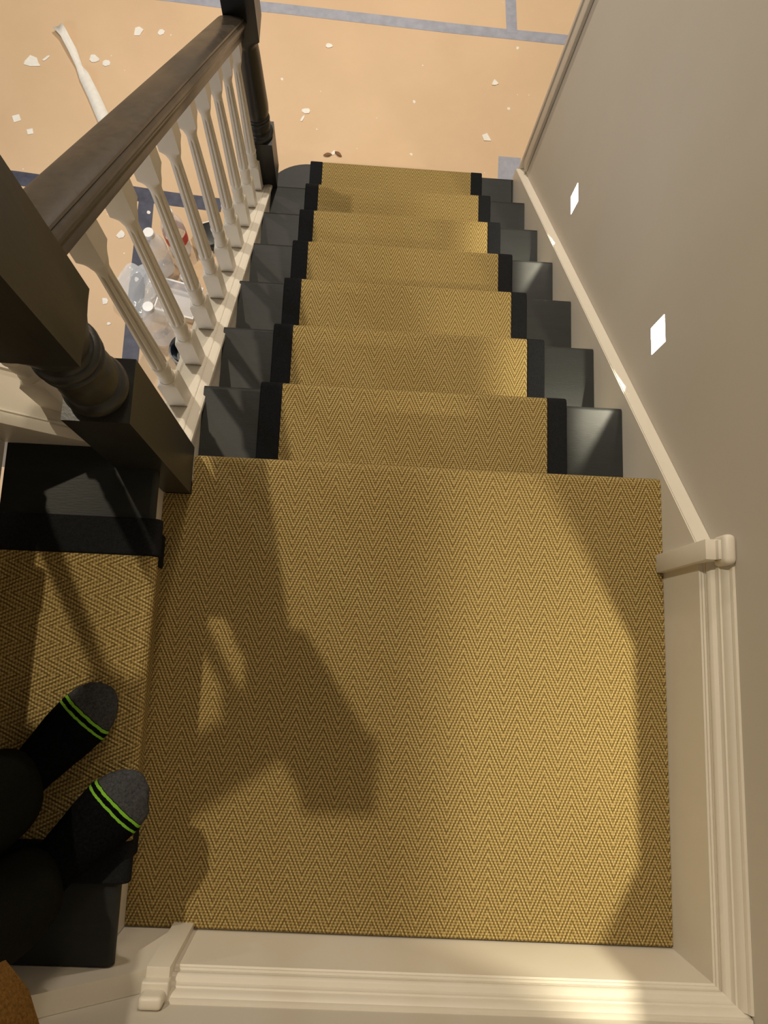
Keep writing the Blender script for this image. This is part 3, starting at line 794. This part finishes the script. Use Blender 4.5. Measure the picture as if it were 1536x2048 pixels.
# tub with paper in it
t = empty('tub', (-0.318, 0.795, FZ)); tag(t, 'round dark blue tub holding white paper, behind the nearest baluster foot', 'tub')
bm = bmesh.new(); lathe(bm, [(0.048, 0.001), (0.062, 0.055), (0.066, 0.057), (0.066, 0.062), (0.060, 0.062), (0.046, 0.006)], 0, 0, 40)
M_tub = simple('dark_blue_plastic', (0.012, 0.022, 0.035), 0.25, 0.6, 0.1)
obj('tub_body', bm, M_tub, t, smooth=True, angle=40)
bm = bmesh.new(); bmesh.ops.create_grid(bm, x_segments=8, y_segments=8, size=0.034)
for v in bm.verts: v.co.z = 0.036 + 0.012 * math.sin(v.co.x * 120 + v.co.y * 60); v.co.x += 0.008
obj('paper_filling', bm, M_paper, t).modifiers.new('s', 'SOLIDIFY').thickness = 0.001

# ================================================================ PERSON (feet and legs at the left edge)
def sock_mat():
    t = NT('black_sock_knit', 0.95, 0.03); uv = t.n('ShaderNodeTexCoord').outputs['UV']
    sp = t.n('ShaderNodeSeparateXYZ'); t.l(uv, sp.inputs[0]); x = sp.outputs[0]
    ob = t.coord(); f = t.noise(ob, 260, 4, 0.75); g = t.noise(ob, 70, 3, 0.7)
    black = t.ramp(f, [(0.35, (0.0015, 0.0016, 0.002)), (0.74, (0.006, 0.0065, 0.008)), (0.80, (0.035, 0.035, 0.035))])
    grey = t.ramp(f, [(0.3, (0.022, 0.022, 0.024)), (0.75, (0.075, 0.075, 0.080))])
    wx = t.m_('ADD', x, t.m_('MULTIPLY', t.m_('SUBTRACT', g, 0.5), 0.004))
    c = t.mix(t.m_('GREATER_THAN', wx, 0.215), black, grey)
    def band(a, b): return t.m_('MULTIPLY', t.m_('GREATER_THAN', wx, a), t.m_('LESS_THAN', wx, b))
    green = t.m_('MAXIMUM', band(0.2005, 0.2040), band(0.2100, 0.2140))
    heel = t.m_('LESS_THAN', wx, 0.030)
    c = t.mix(green, c, (0.17, 0.40, 0.035)); c = t.mix(heel, c, grey)
    t.base(c); t.bump(f, 0.0015, 0.9)
    return t.m
M_sock = sock_mat()
M_skin = simple('skin', (0.55, 0.33, 0.23), 0.5, 0.4, 0.05)
TZ = R + CT + 0.0015
def foot_ring(x):
    """half width left, half width right, top height, sole height at distance x from the heel (m)"""
    K = [(0.000, .012, .012, .050, .016), (0.012, .026, .026, .075, .004), (0.035, .032, .032, .090, .001), (0.065, .033, .032, .088, .001), (0.100, .033, .031, .076, .002),
         (0.140, .038, .036, .062, .002), (0.175, .043, .041, .050, .001), (0.205, .044, .043, .040, .001), (0.228, .041, .037, .033, .001), (0.245, .033, .028, .028, .003), (0.256, .021, .017, .022, .006), (0.262, .006, .005, .015, .010)]
    for a, b in zip(K, K[1:]):
        if a[0] <= x <= b[0]:
            t = (x - a[0]) / (b[0] - a[0]); t = t * t * (3 - 2 * t) * 0.5 + t * 0.5
            return [a[i] + (b[i] - a[i]) * t for i in range(1, 5)]
    return list(K[-1][1:])
def make_sock(par, toe, ang, mirror, lift_pts):
    """toe = toe tip (x, y); ang = heading; returns the sock object"""
    bm = bmesh.new(); uvl = bm.loops.layers.uv.new('UVMap'); N = 28; rings = []
    xs = [0.0, 0.004, 0.010, 0.018, 0.028, 0.04] + [0.055 + 0.0085 * i for i in range(23)] + [0.2475, 0.252, 0.256, 0.259, 0.261, 0.262]
    c, s = math.cos(ang), math.sin(ang); hx, hy = toe[0] - 0.262 * c, toe[1] - 0.262 * s
    for x in xs:
        wl, wr, h, b = foot_ring(x)
        if mirror: wl, wr = wr * 1.0, wl * (1.22 if x < 0.235 else 1.05)
        mid = (h + b) * 0.46; r = []
        for i in range(N):
            a = 2 * PI * i / N; cx, cz = math.cos(a), math.sin(a)
            ww = wl if cx > 0 else wr
            px = ww * (abs(cx) ** 0.85) * (1 if cx > 0 else -1); pz = mid + (cz * (h - mid) if cz > 0 else (abs(cz) ** 0.6) * (b - mid))
            # toes: slight scallops over the front
            if x > 0.222 and cz > 0.2: pz += 0.0016 * math.cos(px / 0.013 * PI)
            r.append(bm.verts.new((hx + x * c - px * s, hy + x * s + px * c, TZ + pz)))
        rings.append((x, r))
    def F(vs, us):
        f = bm.faces.new(vs)
        for lp, u in zip(f.loops, us): lp[uvl].uv = (u, 0)
    for (xa, A), (xb, B) in zip(rings, rings[1:]):
        for i in range(N): F((A[i], A[(i + 1) % N], B[(i + 1) % N], B[i]), (xa, xa, xb, xb))
    F(rings[0][1][::-1], (0,) * N); F(rings[-1][1], (0.262,) * N)
    # ankle tube rising out of the foot
    prev = None
    for (dx, z, ra, rb) in lift_pts:
        r = []
        for i in range(N):
            a = 2 * PI * i / N; px, py = ra * math.cos(a), rb * math.sin(a)
            r.append(bm.verts.new((hx + (dx + px) * c - py * s, hy + (dx + px) * s + py * c, TZ + z)))
        if prev:
            for i in range(N): F((prev[i], prev[(i + 1) % N], r[(i + 1) % N], r[i]), (0.1,) * 4)
        prev = r
    F(prev, (0.1,) * N)
    o = obj('sock', bm, M_sock, par, smooth=True)
    return o, (hx, hy)
def limb_mesh(joints, edges, radii, sub=2, root=0):
    me = bpy.data.meshes.new('limb'); me.from_pydata(joints, edges, []); return me
person = None
body_j = [(-0.185, -0.640, 1.06), (-0.175, -0.635, 1.20), (-0.160, -0.620, 1.36)]
# legs: hip, knee, calf, ankle for the left (further up the photo) and right foot
Ltoe, Lang = (-0.022, -0.411), math.radians(51)
Rtoe, Rang = (0.033, -0.534), math.radians(48)
def along(toe, ang, d): return (toe[0] - (0.262 - d) * math.cos(ang), toe[1] - (0.262 - d) * math.sin(ang))
la = along(Ltoe, Lang, 0.055); ra = along(Rtoe, Rang, 0.055)
V = [(-0.185, -0.640, 1.05)]; E = []; RAD = [0.115]
def add(p, r, par): V.append(p); RAD.append(r); E.append((par, len(V) - 1)); return len(V) - 1
sp1 = add((-0.180, -0.638, 1.20), 0.105, 0); sp2 = add((-0.165, -0.625, 1.36), 0.120, sp1)
def leg(hip, knee, calf, ank, toe, ang):
    h = add(hip, 0.088, 0); k = add(knee, 0.050, h); cf = add(calf, 0.044, k); a = add((ank[0], ank[1], TZ + 0.085), 0.024, cf)
    m = along(toe, ang, 0.13); b = add((m[0], m[1], TZ + 0.030), 0.017, a); e = along(toe, ang, 0.225); add((e[0], e[1], TZ + 0.018), 0.011, b)
leg((-0.245, -0.580, 0.98), (-0.165, -0.545, 0.64), (-0.172, -0.562, 0.52), la, Ltoe, Lang)
leg((-0.125, -0.700, 0.98), (-0.105, -0.655, 0.64), (-0.120, -0.668, 0.50), ra, Rtoe, Rang)
me = bpy.data.meshes.new('person'); me.from_pydata(V, E, []); me.materials.append(M_skin)
person = bpy.data.objects.new('person', me); COL.objects.link(person)
sk = person.modifiers.new('skin', 'SKIN'); sk.use_smooth_shade = True
for i, r in enumerate(RAD): me.skin_vertices[0].data[i].radius = (r, r)
me.skin_vertices[0].data[0].use_root = True
person.modifiers.new('sub', 'SUBSURF').levels = 2; person.modifiers['sub'].render_levels = 2
tag(person, 'person in black socks with green stripes, dark trousers and tan jacket, standing at left', 'person')
AN = [(0.058, 0.060, 0.042, 0.034), (0.056, 0.085, 0.042, 0.035), (0.056, 0.11, 0.041, 0.036), (0.056, 0.15, 0.040, 0.037), (0.056, 0.19, 0.042, 0.040)]
make_sock(person, Ltoe, Lang, False, AN); make_sock(person, Rtoe, Rang, True, AN)
def tube(bm, secs, N=28, wob=0.0):
    rs = []
    for j, (p, r1, r2, ang) in enumerate(secs):
        ring = []
        for i in range(N):
            a = 2 * PI * i / N; q = 1 + wob * math.sin(3 * a + j * 1.3) + wob * 0.6 * math.sin(5 * a - j * 2.1)
            x, y = r1 * q * math.cos(a), r2 * q * math.sin(a)
            ring.append(bm.verts.new((p[0] + x * math.cos(ang) - y * math.sin(ang), p[1] + x * math.sin(ang) + y * math.cos(ang), p[2])))
        rs.append(ring)
    for A, B in zip(rs, rs[1:]):
        for i in range(N): bm.faces.new((A[i], A[(i + 1) % N], B[(i + 1) % N], B[i]))
    return rs
# trousers: two legs and a seat in one garment
bm = bmesh.new()
tube(bm, [((la[0] + .012, la[1] + .012, 0.305), .066, .058, Lang), ((la[0] + .008, la[1] + .008, 0.345), .070, .060, Lang), ((la[0] + .004, la[1] + .004, 0.42), .068, .062, Lang), ((-0.172, -0.560, 0.52), .070, .066, Lang), ((-0.165, -0.547, 0.64), .072, .068, Lang),
          ((-0.205, -0.565, 0.82), .085, .085, Lang), ((-0.235, -0.585, 0.96), .098, .096, Lang), ((-0.225, -0.605, 1.06), .10, .11, Lang)], wob=0.03)
tube(bm, [((ra[0] + .006, ra[1] + .002, 0.300), .064, .056, Rang), ((ra[0] + .004, ra[1] + .0, 0.34), .066, .058, Rang), ((ra[0] + .0, ra[1] + .0, 0.42), .066, .060, Rang), ((-0.118, -0.665, 0.52), .068, .064, Rang), ((-0.105, -0.655, 0.64), .070, .066, Rang),
          ((-0.115, -0.675, 0.82), .083, .083, Rang), ((-0.128, -0.695, 0.96), .096, .094, Rang), ((-0.150, -0.675, 1.06), .10, .11, Rang)], wob=0.03)
o = obj('trousers', bm, M_denim, person, smooth=True); o.modifiers.new('s', 'SOLIDIFY').thickness = -0.003
# tan jacket: open at the front, hanging forward
bm = bmesh.new(); rs = []; N = 30
for j, (z, cx, cy, r1, r2) in enumerate([(0.79, -0.054, -0.668, 0.150, 0.130), (0.90, -0.080, -0.664, 0.150, 0.135), (1.02, -0.125, -0.650, 0.150, 0.142), (1.15, -0.150, -0.645, 0.150, 0.145), (1.30, -0.155, -0.632, 0.165, 0.140), (1.42, -0.155, -0.620, 0.150, 0.115), (1.47, -0.150, -0.612, 0.075, 0.065)]):
    ring = []
    for i in range(N + 1):
        a = math.radians(45) + math.radians(10) + (2 * PI - math.radians(20)) * i / N
        q = 1 + 0.035 * math.sin(6 * a + j) * (1 - j / 7)
        ring.append(bm.verts.new((cx + r1 * q * math.cos(a), cy + r2 * q * math.sin(a), z)))
    rs.append(ring)
for A, B in zip(rs, rs[1:]):
    for i in range(N): bm.faces.new((A[i], A[i + 1], B[i + 1], B[i]))
o = obj('jacket', bm, M_tan, person, smooth=True); o.modifiers.new('s', 'SOLIDIFY').thickness = -0.006
